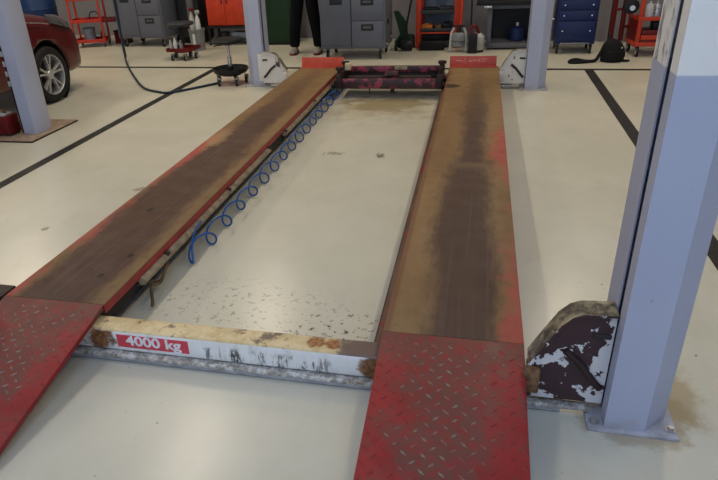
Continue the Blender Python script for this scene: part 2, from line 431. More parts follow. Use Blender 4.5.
# ------------------------------------------------------------------ the four-post lift
RH = .18; RL = 4.95
def runway(x0, w, deckm, sidem, side, label):
    """side = +1 when the inner edge is at local x = w, -1 when at 0"""
    t = thing('lift_runway', label, 'lift runway', (x0, 0, 0))
    MB().box((w / 2, RL / 2, RH - .004), (w, RL, .008), .002).build('deck', deckm, t)
    xi, xo = (w, 0) if side > 0 else (0, w); s = side
    ih = .043 if s > 0 else .080
    MB().box((xi - s * .004, RL / 2 if s > 0 else 2.34, .176 - ih / 2), (.008, RL if s > 0 else 4.66, ih), .002).build('inner_side_rail', sidem, t)
    MB().box((xo + s * .004, 2.34, .105), (.008, 4.66, .142), .002).box((xo + s * .004, RL / 2, .1585), (.008, RL, .034), .001).build('outer_side_rail', 'red_side', t)
    MB().box((xi - s * .030, 2.34, .118), (.008, 4.66, .110)).build('web', 'under', t)
    if s > 0: MB().box((xi - .040, 2.34, .066), (.050, 4.66, .008), .002).build('jack_rail', 'under', t)
    else: MB().box((xi - .012, 2.34, .094), (.056, 4.66, .008), .002).box((xi - .037, 2.34, .084), (.006, 4.66, .028), .001).build('jack_rail', 'brown_side', t)
    return t
tl = runway(-1.067, .479, M['deck_left'], 'red_side', 1, 'worn brown lift runway on the left, red along its inner edge')
tr = runway(.580, .504, M['deck_right'], 'brown_side', -1, 'worn brown lift runway on the right with faded red patch on its outer edge')
# pipes and cable under the inner edge of the left runway
def pipe(ya, yb): return MB().cyl((.482, ya, .116), (.482, yb, .116), .021, n=16).build('pipe', 'pipe', tl)
pipe(.30, 2.22); pipe(2.62, 4.60)
for y in (.55, 1.40, 2.21, 2.64, 3.6):
    MB().box((.478, y, .116), (.046, .03, .052), .003).build('pipe_clamp', 'under', tl)
MB().tube(smooth_pts([(.47, .62, .10), (.50, .50, .085), (.515, .40, .06), (.51, .335, .075), (.52, .30, .06), (.532, .275, .03), (.533, .262, .008)]), .008).build('cable_end', 'cable', tl)
MB().tube(smooth_pts([(.51, .40, .065), (.47, .33, .085), (.44, .30, .09)]), .006).build('cable_end', 'cable', tl)

def ramp(parent, w, ang):
    """hinged chequer-plate ramp; local origin at the hinge, runs towards -y"""
    L = .955; k = MB()
    k.box((w / 2, -L / 2, -.003), (w, L, .006), .002, mi=0)
    k.box((.004, -L / 2, -.012), (.006, L - .02, .018), mi=0); k.box((w - .004, -L / 2, -.012), (.006, L - .02, .018), mi=0)
    px = w / 17
    b = bmesh.new()
    for i in range(17):
        for j in range(int((L - .05) / (px * 1.9))):
            cx, cy = (i + .5) * px, -.03 - (j + .5 * (i % 2) + .4) * px * 1.9
            a = PI / 4.6 if i % 2 else -PI / 4.6
            c, s = math.cos(a), math.sin(a); l, wd, h = .0150, .0048, .0022
            def P(u, v, z): return b.verts.new((cx + u * c - v * s, cy + u * s + v * c, z))
            e = [P(-l, 0, 0), P(0, -wd, 0), P(l, 0, 0), P(0, wd, 0)]; t_ = [P(-l * .6, 0, h), P(0, -wd * .45, h), P(l * .6, 0, h), P(0, wd * .45, h)]
            b.faces.new(t_)
            for q in range(4): b.faces.new((e[q], e[(q + 1) % 4], t_[(q + 1) % 4], t_[q]))
    bmesh.ops.recalc_face_normals(b, faces=b.faces)
    k._merge(b, 1)
    o = k.build('ramp', [M['ramp'], M['tread']], parent); o['label'] = 'red chequer-plate drive-on ramp'
    o.location = (0, -.002, RH); o.rotation_euler = (ang, 0, 0)
    MB().cyl((.02, -.003, RH - .012), (w - .02, -.003, RH - .012), .009, n=12).build('hinge_pin', 'under', parent)
    return o
RA = math.atan2(.176, .94)
ramp(tl, .479, RA); ramp(tr, .504, RA)

def stop(parent, x0, x1, m):
    MB().box(((x0 + x1) / 2, 0, .055), (x1 - x0, .008, .112), .002, (-.18, 0, 0)).box(((x0 + x1) / 2, -.01, .004), (x1 - x0, .05, .006), .001).build('wheel_stop', m, parent, (0, 4.91, RH))
stop(tl, .022, .500, 'stop'); stop(tr, 0., .478, 'stop_scr')

XR, XL = 1.34, -1.43            # inner faces of the right and left posts
def bracket(sx, xin, mat, parent, y0, y1, x0, hs=1.):
    """end carriage of a crossbeam: rounded profile rising towards the post; sx=+1 right"""
    x0 = sx * x0; W = abs(xin - x0) - .004
    X = lambda u: x0 + sx * u * W / .25
    Z = lambda z: .055 + (z - .055) * hs
    prof = [(.0, .055), (.0, .19), (.02, .225), (.05, .290), (.085, .355), (.115, .388), (.15, .402), (.25, .407), (.25, .055)]
    o = MB().prism([(X(u), Z(z)) for u, z in prof], y0, y1, 'y').build('end_carriage', mat, parent)
    rim = [(.0, .200), (.05, .296), (.085, .360), (.117, .394), (.15, .408), (.25, .413)]
    rin = [(.25, .405), (.155, .399), (.122, .386), (.092, .352), (.058, .290), (.008, .193)]
    MB().prism([(X(u), Z(z)) for u, z in rim + rin], y0 - .014, y1 + .014, 'y').build('rim', mat, o)
    MB().box((X(.215), y0 - .001, Z(.325)), (.055, .010, .018), .004, (0, 0, 0)).build('slot', 'under', o)
    MB().tube([(X(.11), y0 - .004, Z(.26)), (X(.16), y0 - .006, Z(.215)), (X(.20), y0 - .006, Z(.16)), (X(.235), y0 - .004, Z(.12))], .012, n=8).build('lock_lever', 'greasy', o)
    MB().box((X(.012), y0 - .012, .135), (.055, .025, .10), .006).build('corner_block', 'rust' if hs == 1. else mat, o)
    MB().box((sx * abs(xin) + sx * .02, (y0 + y1) / 2 - .005, .22), (.05, .028, .30), .003).build('guide_tongue', 'greasy' if hs == 1. else mat, o)
    return o
def crossbeam(y0, label, bm_, front):
    t = thing('lift_crossbeam', label, 'lift crossbeam', (0, y0, 0))
    MB().box((0, -.06, .0865), (2.16, .10, .099), .012, seg=3).build('beam', 'beam', t)
    MB().box((-.03, -.122, .030), (2.66, .034, .016), .003).box((-.03, -.06, .032), (2.50, .09, .010)).build('bottom_ledge', 'ledge', t)
    MB().box((-.03, -.128, .0145), (2.48, .012, .019), .002).build('lower_lip', 'plate', t)
    bracket(1, XR, bm_, t, -.125, -.065, 1.09, 1. if front else .92); lb = bracket(-1, XL if front else -1.452, bm_, t, -.125, -.065, 1.09 if front else 1.175, 1. if front else .92)
    if front: MB().box((-1.165, .03, .150), (.15, .13, .045), .006).build('rear_lug', 'greasy', lb)
    return t
cf = crossbeam(0, 'near white crossbeam with red 4000 kg plate between the two ramps', 'bracket', True)
cr = crossbeam(4.83, 'far crossbeam with chalky white brackets at the two rear posts', 'bracket_white', False)
# capacity label on the beam face
def text_mesh(s, size, name, mat, parent, loc, rot, off=0.):
    cu = bpy.data.curves.new(name, 'FONT'); cu.body = s; cu.size = size; cu.extrude = .0004; cu.offset = off
    cu.align_x = 'CENTER'; cu.align_y = 'CENTER'
    tmp = bpy.data.objects.new('tmp', cu); col.objects.link(tmp)
    dg = bpy.context.evaluated_depsgraph_get(); me = bpy.data.meshes.new_from_object(tmp.evaluated_get(dg))
    bpy.data.objects.remove(tmp); me.materials.append(M[mat]); me.name = name
    o = bpy.data.objects.new(name, me); col.objects.link(o); o.parent = parent; o.location = loc; o.rotation_euler = rot
    return o
lab = MB().box((0, 0, 0), (.312, .0016, .060), .0006).build('capacity_plate', 'label_red', cf, (-.326, -.1108, .0895)); lab['label'] = 'red plate reading 4000 kg in white'
text_mesh('4000 kg', .064, 'lettering', 'label_txt', lab, (.004, -.0012, .003), (PI / 2, 0, 0), .0018).scale = (1.17, 1, 1)

def post(xi, y0, sx, label, hgt=2.35, rack=True):
    """folded column with a slot in its inner face; sx=+1: inner face looks to -x"""
    t = thing('lift_post', label, 'lift post', (xi, y0, 0))
    S = lambda p: (p[0] * sx, p[1])
    front = [(0, .062), (0, 0), (.124, 0), (.200, .078), (.200, .1225)]
    back = [(.200, .1225), (.200, .167), (.124, .245), (0, .245), (0, .108)]
    tk = .005 * sx
    MB().strip([S(p) for p in front + back[1:]], tk, .012, hgt).build('column', 'post', t)
    MB().box((sx * .085, .085, hgt / 2), (.014, .085, hgt - .05)).box((sx * .10, .1225, hgt + .004), (.21, .25, .008)).build('slot_rack', 'black', t)
    MB().box((sx * .0875, .1225, .006), (.275, .275, .012), .002).build('base_plate', 'plate', t)
    for bx, by in ((-.028, .02), (-.028, .225), (.205, .02), (.205, .225)):
        MB().cyl((sx * bx, by, .012), (sx * bx, by, .016), .015, n=16).cyl((sx * bx, by, .016), (sx * bx, by, .028), .010, n=6).build('anchor_bolt', 'bolt', t)
    return t
post(XR, -.19, 1, 'near right lift post, blue-grey below and white above, at the picture edge')
post(XL, -.19, -1, 'near left lift post beyond the left runway')
post(1.343, 4.64, 1, 'far right blue-grey lift post behind the right runway')
post(-1.452, 4.765, -1, 'far left blue-grey lift post beside the black rolling stool')

# jacking beam between the runways
jt = thing('jacking_beam', 'greasy magenta rolling jack beam spanning the two runways', 'jack', (0, 4.25, 0))
MB().box((.02, .0, .150), (.98, .05, .095), .006).build('front_bar', 'magenta', jt)
MB().box((.02, .36, .222), (.98, .05, .062), .006).build('rear_bar', 'magenta', jt)
MB().box((.02, .365, .155), (.96, .03, .075), .004).build('gap_shade_box', 'under', jt)  # dark box added under the bar, stands for the shaded gap
MB().box((.10, .335, .235), (.13, .012, .035), .003).build('name_plate', 'pipe', jt)
MB().cyl((-.42, .19, .165), (.42, .19, .165), .028, n=16).build('cylinder', 'greasy', jt)
MB().box((.03, .16, .205), (.13, .10, .06), .006).build('pump_box', 'magenta', jt)
MB().tube([(-.06, .10, .20), (.03, .085, .215), (.11, .10, .21)], .007).build('handle', 'greasy', jt)
for sx in (-1, 1):
    MB().box((.02 + sx * .50, .18, .175), (.05, .46, .14), .008).build('end_carriage', 'greasy', jt)
    for y in (.03, .33):
        MB().cyl((sx * .535 + .0, y, .125), (sx * .565, y, .125), .033, n=18, bev=.004).build('roller', 'greasy', jt)
        MB().cyl((.02 + sx * .50, y, .24), (.02 + sx * .50, y, .28), .026, n=12).cyl((.02 + sx * .50, y, .28), (.02 + sx * .50, y, .305), .042, n=12).build('knob', 'greasy', jt)
MB().box((-.43, .22, .275), (.06, .05, .07), .006).build('valve', 'yellowed', jt)
MB().cyl((.06, -.02, .10), (.06, -.02, .06), .02, n=12).build('foot', 'greasy', jt)
MB().cyl((-.17, -.02, .10), (-.17, -.02, .05), .008, n=8).build('pin', 'greasy', jt)
MB().box((.02, .19, .11), (.92, .36, .02), .004).build('tray', 'under', jt)  # dark sheet widened to stand for the shaded gap between the bars

# blue spiral air hose
pts = []; y = .70; n = 0
ph0 = -PI / 2
for i in range(17 * 22 + 1):
    a = ph0 - 2 * PI * i / 22
    r = .045 + .003 * math.sin(i * .07)
    pts.append((-.512 + .9 * r * math.cos(a) + .006 * math.sin(i * .013), .70 + .2320 * i / 22 + .032 * math.sin(a + PI / 4), .057 + r * math.sin(a)))
pts = [(-.570, .95, .125), (-.566, .88, .122), (-.552, .79, .10), (-.535, .73, .06)] + pts + [(-.53, 4.70, .09)]
hs = MB().tube(pts, .0058, n=8).build('air_hose', 'blue_hose'); tag(hs, 'blue spiral air hose stretched along the inner edge of the left runway', 'hose')

# ------------------------------------------------------------------ neighbouring lift and car on the left
np_ = thing('lift_post', 'blue-grey post of the next bay in front of the red car', 'lift post', (-3.105, 2.77, 0))
MB().strip([(0, .062), (0, 0), (.115, 0), (.150, .05), (.150, .190), (.115, .24), (0, .24), (0, .108)], .005, .016, 2.35).build('column', 'post', np_)
MB().box((.06, .085, 1.2), (.05, .09, 2.3)).build('slot_rack', 'black', np_)
fp = MB().box((0, 0, .007), (.62, .70, .014), .002, mi=1).box((-.003, .003, .0145), (.612, .692, .004), .001).build('floor_plate', ['slab', 'slab_edge'], loc=(-3.19, 2.915, 0)); tag(fp, 'worn brown floor slab under the post of the next bay', 'floor plate')
# red carriage of the next lift, left of that post
ca = thing('lift_carriage', 'deep red carriage box on the floor left of the next bay post', 'lift part', (-3.33, 2.70, 0))
MB().box((-.05, .06, .115), (.40, .16, .16), .008).build('body', 'red_deep', ca)
MB().box((-.08, -.021, .10), (.14, .008, .06), .003).build('opening', 'recess', ca)
MB().box((.02, .05, .205), (.20, .10, .022), .004).build('latch_plate', 'white_pl', ca)
MB().tube([(-.05, .06, .22), (.0, .03, .245), (.07, .05, .235), (.11, .05, .215)], .012).build('latch_lever', 'rust', ca)
for i in range(2): MB().box((-.15 + .26 * i, .06, .0175), (.06, .12, .035), .003).build('foot', 'under', ca)
rk = thing('ladder_bar', 'upright perforated latch bar with pale blocks beside the next bay post', 'latch bar', (-3.150, 2.80, 0))
MB().box((0, .03, .62), (.02, .03, 1.24)).build('bar', 'black', rk)
for i in range(9): MB().box((-.004, .010, .46 + .085 * i), (.026, .012, .045), .004).build('block', 'white_pl', rk)

def make_car():
    t = thing('car', 'dark red hatchback parked at the left with silver alloy wheel', 'car', (-4.45, 4.0, 0))
    # stations along y (0 = front axle, + = nose): half width, sill z, waist z, top z, crown
    st = [(-3.05, .70, .45, .75, .98), (-2.9, .80, .30, .78, 1.05), (-2.4, .85, .22, .82, 1.06), (-1.4, .855, .20, .84, 1.04), (-.9, .855, .20, .86, 1.03),
          (-.55, .855, .20, .87, 1.02), (-.35, .86, .20, .86, 1.00), (-.1, .865, .20, .83, .97), (.1, .865, .20, .79, .935), (.27, .86, .20, .75, .90), (.45, .85, .19, .71, .85), (.60, .82, .19, .66, .79),
          (.71, .77, .19, .60, .71), (.78, .70, .20, .54, .61), (.82, .63, .22, .48, .53), (.825, .59, .25, .45, .48)]
    rings = []
    for y, w, z0, zw, zt in st:
        half = [(w * .90, z0), (w * .985, z0 + .10), (w, z0 + (zw - z0) * .55), (w * .985, zw), (w * .93, zw + (zt - zw) * .45), (w * .80, zw + (zt - zw) * .80), (w * .45, zt - .005), (0, zt + .01)]
        ring = [(x, y - (.10 * (1 - (x / w) ** 2) * 0), z) for x, z in half] + [(-x, y, z) for x, z in half[::-1][1:]]
        bul = max(0, (y - .1) / .6)
        ring = [(x, yy + .13 * bul * (1 - (x / w) ** 2), z) for x, yy, z in ring]
        rings.append(ring)
    # wheel arches
    def arch(bm2, y):
        return None
    k = MB().loft(rings)
    body = k.build('body', 'car', t, ang=50)
    sub = body.modifiers.new('sub', 'SUBSURF'); sub.levels = 2; sub.render_levels = 2
    cut = MB()
    for y in (0, -2.45):
        for s in (-1, 1): cut.cyl((s * .60, y, .295), (s * 1.2, y, .295), .360, n=40)
    co = cut.build('cut', 'black', t)
    bo = body.modifiers.new('arch', 'BOOLEAN'); bo.operation = 'DIFFERENCE'; bo.object = co; bo.solver = 'EXACT'
    dg = bpy.context.evaluated_depsgraph_get(); dg.update()
    me = bpy.data.meshes.new_from_object(body.evaluated_get(dg)); body.modifiers.clear(); body.data = me
    me.materials.clear(); me.materials.append(M['car'])
    bpy.data.objects.remove(co)
    # dark arch liners and cabin
    for y in (0, -2.45):
        for s in (-1, 1): MB().lathe([(.358, -.13), (.358, .08), (.350, .08), (.350, -.12), (0, -.12), (0, -.13)], (s * .735, y, .295), 36, rot=(0, PI / 2 * s, 0)).build('arch_liner', 'black', t)
    cab = []
    for y, w, z in ((-.60, .74, .99), (-1.15, .60, 1.42), (-1.7, .57, 1.47), (-2.5, .56, 1.42), (-2.95, .64, 1.0)):
        cab.append((y, w, z))
    MB().loft([[(-w, y, z), (-w * .9, y, z + .02), (0, y, z + .035), (w * .9, y, z + .02), (w, y, z), (w * 1.12, y, .97), (0, y, .95), (-w * 1.12, y, .97)] for y, w, z in cab]).build('windows', 'glass', t)
    MB().loft([[(-w * .95, y, z), (0, y, z + .05), (w * .95, y, z), (0, y, z - .03)] for y, w, z in cab[1:4]]).build('roof', 'car', t)
    # headlight, bumper trim, bonnet edge, mirror
    for s in (-1, 1):
        MB().loft([[(s * .870, .20, .79), (s * .845, .20, .845), (s * .76, .22, .885), (s * .78, .18, .79)],
                   [(s * .862, .36, .745), (s * .825, .38, .815), (s * .72, .42, .865), (s * .76, .34, .76)],
                   [(s * .835, .52, .695), (s * .785, .56, .765), (s * .67, .62, .815), (s * .72, .50, .71)],
                   [(s * .775, .64, .645), (s * .715, .69, .69), (s * .62, .72, .72), (s * .68, .58, .66)]]).build('headlight', 'lens', t)
        MB().tube([(s * .862, -.56, .885), (s * .870, -.3, .865), (s * .868, 0, .825), (s * .860, .12, .80)], .005, n=6).build('wing_crease', 'chrome', t)
        MB().ball((s * .98, -.78, 1.03), .1, (.85, .55, .75)).build('door_mirror', 'car', t)
    MB().box((0, .93, .36), (.8, .06, .16), .02).build('grille', 'black', t)
    # wheels
    def wheel(x, y, s):
        tyre = MB().lathe([(.205, -.095), (.235, -.10), (.272, -.095), (.290, -.07), (.295, -.03), (.295, .03), (.290, .07), (.272, .095), (.235, .10), (.212, .095), (.205, .07), (.205, -.07)], n=44, ring=True, rot=(0, PI / 2 * s, 0)).build('tyre', 'rubber', t, (x, y, .295))
        rim = MB().lathe([(.203, .06), (.212, .085), (.208, .092), (.200, .086), (.194, .05), (.19, -.03), (.19, -.05), (.204, -.06)], n=44, ring=True, rot=(0, PI / 2 * s, 0)).lathe([(.0, .078), (.040, .076), (.048, .066), (.052, .0), (0, 0)], n=24, rot=(0, PI / 2 * s, 0))
        for i in range(5):
            for dd in (-.20, .20):
                a = 2 * PI * i / 5 + dd + .3; a2 = 2 * PI * i / 5 + dd * .62 + .3
                c, q = math.cos(a), math.sin(a); c2, q2 = math.cos(a2), math.sin(a2)
                tx = (-q, c); r0, r1 = .035, .199; w0, w1 = .010, .011
                ring = lambda r, w, z, cc, qq: [(s * z, r * cc - w * -qq, r * qq - w * cc), (s * z, r * cc + w * -qq, r * qq + w * cc), (s * (z - .03), r * cc + w * -qq * 1.2, r * qq + w * cc * 1.2), (s * (z - .03), r * cc - w * -qq * 1.2, r * qq - w * cc * 1.2)]
                rim.loft([ring(r0, w0, .072, c2, q2), ring((.12), .009, .074, (c + c2) / 2, (q + q2) / 2), ring(r1, w1, .080, c, q)])
        rim.build('rim', 'alloy', tyre)
        MB().lathe([(0, .0), (.15, .0), (.15, .012), (0, .012)], n=30, rot=(0, PI / 2 * s, 0)).build('brake_disc', 'black', tyre)
    for y in (0, -2.45):
        for s in (-1, 1): wheel(s * .765, y, s)
    return t
make_car()

# ------------------------------------------------------------------ workshop furniture at the back
def castor(parent, x, y, r=.04, hub='grey_pl'):
    c = MB().cyl((x - .012, y, r), (x + .012, y, r), r, n=18, bev=.004).build('castor', 'black', parent)
    MB().cyl((x - .015, y, r), (x + .015, y, r), r * .55, n=14).build('hub', hub, c)
    MB().box((x, y + .01, r * 2 + .006), (.045, .05, .02), .003).box((x - .019, y + .005, r * 1.5), (.004, .03, r * 1.1)).box((x + .019, y + .005, r * 1.5), (.004, .03, r * 1.1)).build('fork', 'grey_pl', c)

def grey_cabinet(label, loc, rz):
    t = thing('tool_cabinet', label, 'cabinet', loc, rz)
    W, D = .86, .62; zb = .14; H = 1.0
    MB().box((W / 2, D / 2, (zb + H) / 2), (W, D, H - zb), .006).build('body', 'grey_cab', t)
    d = MB().box((.217, -.006, (zb + H) / 2 + .015), (.385, .014, H - zb - .07), .004).build('door', 'grey_cab', t)
    MB().box((.22, -.014, .725), (.165, .006, .075), .002).build('handle', 'recess', d)
    for z0, z1 in ((.165, .483), (.491, .745), (.753, .965)):
        q = MB().box((.626, -.006, (z0 + z1) / 2), (.41, .014, z1 - z0), .004).build('drawer', 'grey_cab', t)
        MB().box((.626, -.0145, z1 - .075 if z0 < .2 else z1 - .03), (.165, .005, .082), .002).build('handle', 'recess', q)
        MB().box((.626, -.018, z1 - .075 if z0 < .2 else z1 - .03), (.10, .004, .022), .001).build('grip', 'grey_mid', q)
    MB().box((.415, -.002, .56), (.008, .008, .80)).build('seam', 'recess', t)
    MB().box((W / 2, D / 2, H + .015), (W + .03, D + .03, .03), .008).build('worktop', 'grey_dark', t)
    for x, y in ((.075, .06), (W - .075, .06), (.075, D - .06), (W - .075, D - .06)): castor(t, x, y, .058)
    return t
g1 = grey_cabinet('grey enamel tool cabinet on castors behind the left runway, beside the person', (-1.165, 6.33, 0), -.01)
MB().box((.846, .40, .42), (.008, .16, .28), .003).build('side_sheet', 'pale_blue', g1)
MB().box((.855, .20, .45), (.03, .12, .06), .004).build('side_bracket', 'black', g1)
MB().tube([(.845, .08, .19), (.88, .08, .19), (.88, .50, .22), (.845, .50, .22)], .008).build('push_bar', 'chrome', g1)
MB().box((.844, .31, .52), (.006, .56, .74)).build('side_panel', 'grey_dark', g1)
g2 = dup(g1); g2['label'] = 'grey enamel tool cabinet on castors far left behind the hanging hose'
for c in kids(g2):
    if c.name.split('.')[0] in ('side_sheet', 'side_bracket', 'push_bar', 'side_panel'): bpy.data.objects.remove(c)
g2.location = (-4.88, 7.58, 0); g2.rotation_euler = (0, 0, -.07)

def red_cart():
    t = thing('tool_trolley', 'red open three-shelf trolley behind the red car', 'trolley', (-5.66, 7.50, 0), .32)
    W, D = .48, .36
    for x in (0, W):
        for y in (0, D): MB().box((x, y, .46), (.03, .03, .80), .003).build('leg', 'red_cart', t)
    for z in (.085, .40, .74): MB().box((W / 2, D / 2, z), (W + .03, D + .03, .012)).box((W / 2, -.014, z + .02), (W + .03, .006, .05), .002).box((W / 2, D + .014, z + .02), (W + .03, .006, .05), .002).box((-.014, D / 2, z + .02), (.006, D + .03, .05), .002).box((W + .014, D / 2, z + .02), (.006, D + .03, .05), .002).build('shelf', 'red_cart', t)
    MB().box((W + .13, .12, .415), (.22, .24, .06), .004).build('side_tray', 'red_deep', t)
    for x in (.01, W - .01):
        for y in (.01, D - .01): castor(t, x, y, .03, 'white_pl')
    return t
red_cart()
bk = MB().lathe([(.085, 0), (.10, .2), (.105, .2), (.10, .185), (.088, .012), (0, .012)], n=24).build('bucket', 'bluegrey', loc=(-5.52, 7.74, .092)); tag(bk, 'pale bucket on the bottom shelf of the red open trolley', 'bucket')
bt = MB().lathe([(.035, 0), (.037, .10), (.015, .13), (.015, .15), (0, .15)], n=16).build('bottle', 'grey_dark', loc=(-5.33, 7.82, .092)); tag(bt, 'small dark bottle on the bottom shelf of the red open trolley', 'bottle')
ar = MB().tube(smooth_pts([(-.08, 0, .012), (-.06, 0, .10), (0, 0, .14), (.07, 0, .13), (.09, .02, .09), (.09, .05, .01)]), .009).build('hose_coil', 'blue_drum', loc=(-5.40, 7.76, .408)); tag(ar, 'short blue hose arched on the middle shelf of the red trolley', 'hose')
tb = thing('toolbox', 'dark red toolbox on the floor right of the red open trolley', 'toolbox', (-5.08, 8.05, 0))
MB().box((0, 0, .10), (.24, .18, .20), .006).build('body', 'red_deep', tb); MB().box((0, 0, .205), (.25, .19, .02), .004).build('lid', 'black', tb)
# blue drum behind the car
dr = thing('drum', 'blue plastic drum standing behind the bonnet of the red car', 'drum', (-6.40, 7.75, 0))
MB().lathe([(.26, 0), (.29, .02), (.29, .28), (.30, .30), (.29, .32), (.29, .60), (.30, .62), (.29, .64), (.29, .90), (.27, .93), (0, .93)]).build('body', 'blue_drum', dr)
MB().cyl((.12, .05, .93), (.12, .05, .96), .035).build('cap', 'black', dr)

def stool(label, loc, rz, trm, seatm, square):
    t = thing('rolling_stool', label, 'stool', loc, rz)
    MB().lathe([(.0, .455), (.16, .455), (.185, .465), (.192, .485), (.180, .502), (.12, .508), (0, .508)], n=32).build('seat', seatm, t)
    MB().cyl((0, 0, .18), (0, 0, .30), .026, n=18).cyl((0, 0, .30), (0, 0, .44), .016, n=16).cyl((0, 0, .435), (0, 0, .455), .07, .09, n=18).build('column', 'chrome' if not square else 'black', t)
    MB().tube([(.0, 0, .44), (-.12, -.06, .435), (-.15, -.07, .43)], .006).build('height_lever', 'black', t)
    if square:
        k = MB().box((0, 0, .125), (.36, .34, .012), .004)
        for x, y, a, b in ((0, -.17, .36, .012), (0, .17, .36, .012), (-.18, 0, .012, .34), (.18, 0, .012, .34)): k.box((x, y, .145), (a, b, .05), .003)
        k.build('tray', trm, t)
    else:
        MB().lathe([(0, .125), (.18, .125), (.20, .145), (.207, .182), (.20, .184), (.188, .15), (.18, .135), (.03, .135), (.03, .19), (0, .19)], n=36).build('tray', trm, t)
    MB().lathe([(.0, .10), (.12, .10), (.14, .125), (0, .125)], n=24).build('base', trm if not square else 'black', t)
    for i in range(5):
        a = 2 * PI * i / 5 + .3; r = .175
        castor(t, r * math.cos(a), r * math.sin(a) - .01, .038, 'alloy')
    return t
stool('black rolling stool with round tool tray beside the far left lift post', (-1.915, 4.93, 0), .1, 'black', 'black', False)
stool('rolling mechanic stool with red tray in front of the grey bin', (-3.235, 6.50, 0), -.1, 'red_deep', 'grey_dark', True)
for i, (dx, dy, c, lb) in enumerate(((-.14, -.10, 'white_pl', 'white capped spray can at the left corner of the red stool tray'), (-.06, -.12, 'paper', 'tall pale bottle left of the column on the red stool tray'), (.03, -.13, 'grey_pl', 'grey bottle in front of the column on the red stool tray'))):
    b = MB().lathe([(.024, 0), (.026, .01), (.026, .09 + .03 * (i == 1)), (.012, .12 + .03 * (i == 1)), (.012, .145 + .03 * (i == 1)), (0, .145 + .03 * (i == 1))], n=14).build('bottle', c, loc=(-3.235 + dx, 6.50 + dy, .132)); tag(b, lb, 'bottle')
# grey bin with bottles
bn = thing('bin', 'grey round bin with white label, left of the red bench', 'bin', (-3.33, 7.22, 0))
MB().lathe([(.10, 0), (.12, .29), (.127, .29), (.127, .315), (.115, .315), (.098, .012), (0, .012)], n=28).build('body', 'grey_pl', bn)
MB().strip([(.118 * math.cos(a), .118 * math.sin(a)) for a in [-PI / 2 + .05 * i - .22 for i in range(8)]], -.002, .10, .25).build('label', 'paper', bn)
for dx, dy, h, c, lb in ((-.045, -.02, .60, 'white_pl', 'tall white spray bottle standing in the grey bin, left'), (.035, .0, .56, 'paper', 'white spray bottle standing in the grey bin, right')):
    b = thing('spray_bottle', lb, 'bottle', (-3.33 + dx, 7.22 + dy, .013))
    MB().lathe([(.036, 0), (.04, .02), (.04, h - .20), (.032, h - .12), (.014, h - .07), (.014, h - .05), (0, h - .05)], n=18).build('body', c, b)
    MB().box((.01, 0, h - .02), (.07, .025, .05), .008).build('trigger_head', 'red_deep' if dx < 0 else 'white_pl', b)
# dark locker and grey pipe
lk = thing('locker', 'tall black locker behind the red-tray stool', 'locker', (-3.70, 8.05, 0), -.15)
MB().box((0, 0, .95), (.42, .36, 1.80), .006).build('body', 'black', lk); MB().box((0, -.185, .95), (.38, .012, 1.70), .004).build('door', 'grey_dark', lk); MB().box((0, 0, .03), (.38, .32, .06)).build('plinth', 'black', lk); MB().box((.14, -.197, .95), (.015, .014, .14), .003).build('handle', 'chrome', lk)
pp = MB().cyl((0, 0, 0), (0, 0, 4.4), .055, n=20).build('pipe', 'grey_mid', loc=(-3.62, 7.72, 0)); tag(pp, 'grey upright pipe between the black locker and the grey bin', 'pipe')

# red bench
rb = thing('workbench', 'red two-door cabinet on a dark bench stand behind the black stool', 'workbench', (-3.30, 7.62, 0), -.02)
MB().box((.31, .2, .52), (.62, .40, .44), .006).build('body', 'red_orange', rb)
for i in range(2):
    d = MB().box((.158 + .303 * i, -.006, .52), (.296, .014, .42), .004).build('door', 'red_orange', rb); MB().box((.27 + .08 * i, -.017, .66), (.016, .012, .08), .003).build('handle', 'black', d)
MB().box((.34, .2, .275), (.74, .42, .03), .004).build('stand_top', 'black', rb)
for x in (0.0, .70):
    for y in (.02, .38): MB().box((x, y, .13), (.035, .035, .26), .003).build('leg', 'black', rb)
MB().box((.35, .2, .085), (.72, .38, .02), .003).build('lower_shelf', 'grey_dark', rb)
b2 = MB().box((0, 0, .045), (.30, .22, .09), .01).build('storage_box', 'bluegrey', loc=(-2.80, 7.78, .0965)); tag(b2, 'pale blue-grey box on the lower shelf of the red bench', 'box')
b3 = MB().lathe([(.06, 0), (.085, .09), (.08, .09), (.055, .01), (0, .01)], n=20).build('bowl', 'grey_dark', loc=(-3.10, 7.76, .0965)); tag(b3, 'dark bowl on the lower shelf of the red bench', 'bowl')
# green cabinet
gc = thing('locker', 'dark green metal locker left of the standing person', 'locker', (-2.36, 7.60, 0), -.05)
MB().box((.21, .20, .66), (.46, .40, 1.24), .006).build('body', 'green', gc); MB().box((.21, -.005, .66), (.42, .014, 1.18), .004).build('door', 'green', gc); MB().box((.21, .2, .02), (.44, .38, .04)).build('plinth', 'black', gc); MB().box((.36, -.018, .75), (.016, .014, .12), .003).build('handle', 'chrome', gc)

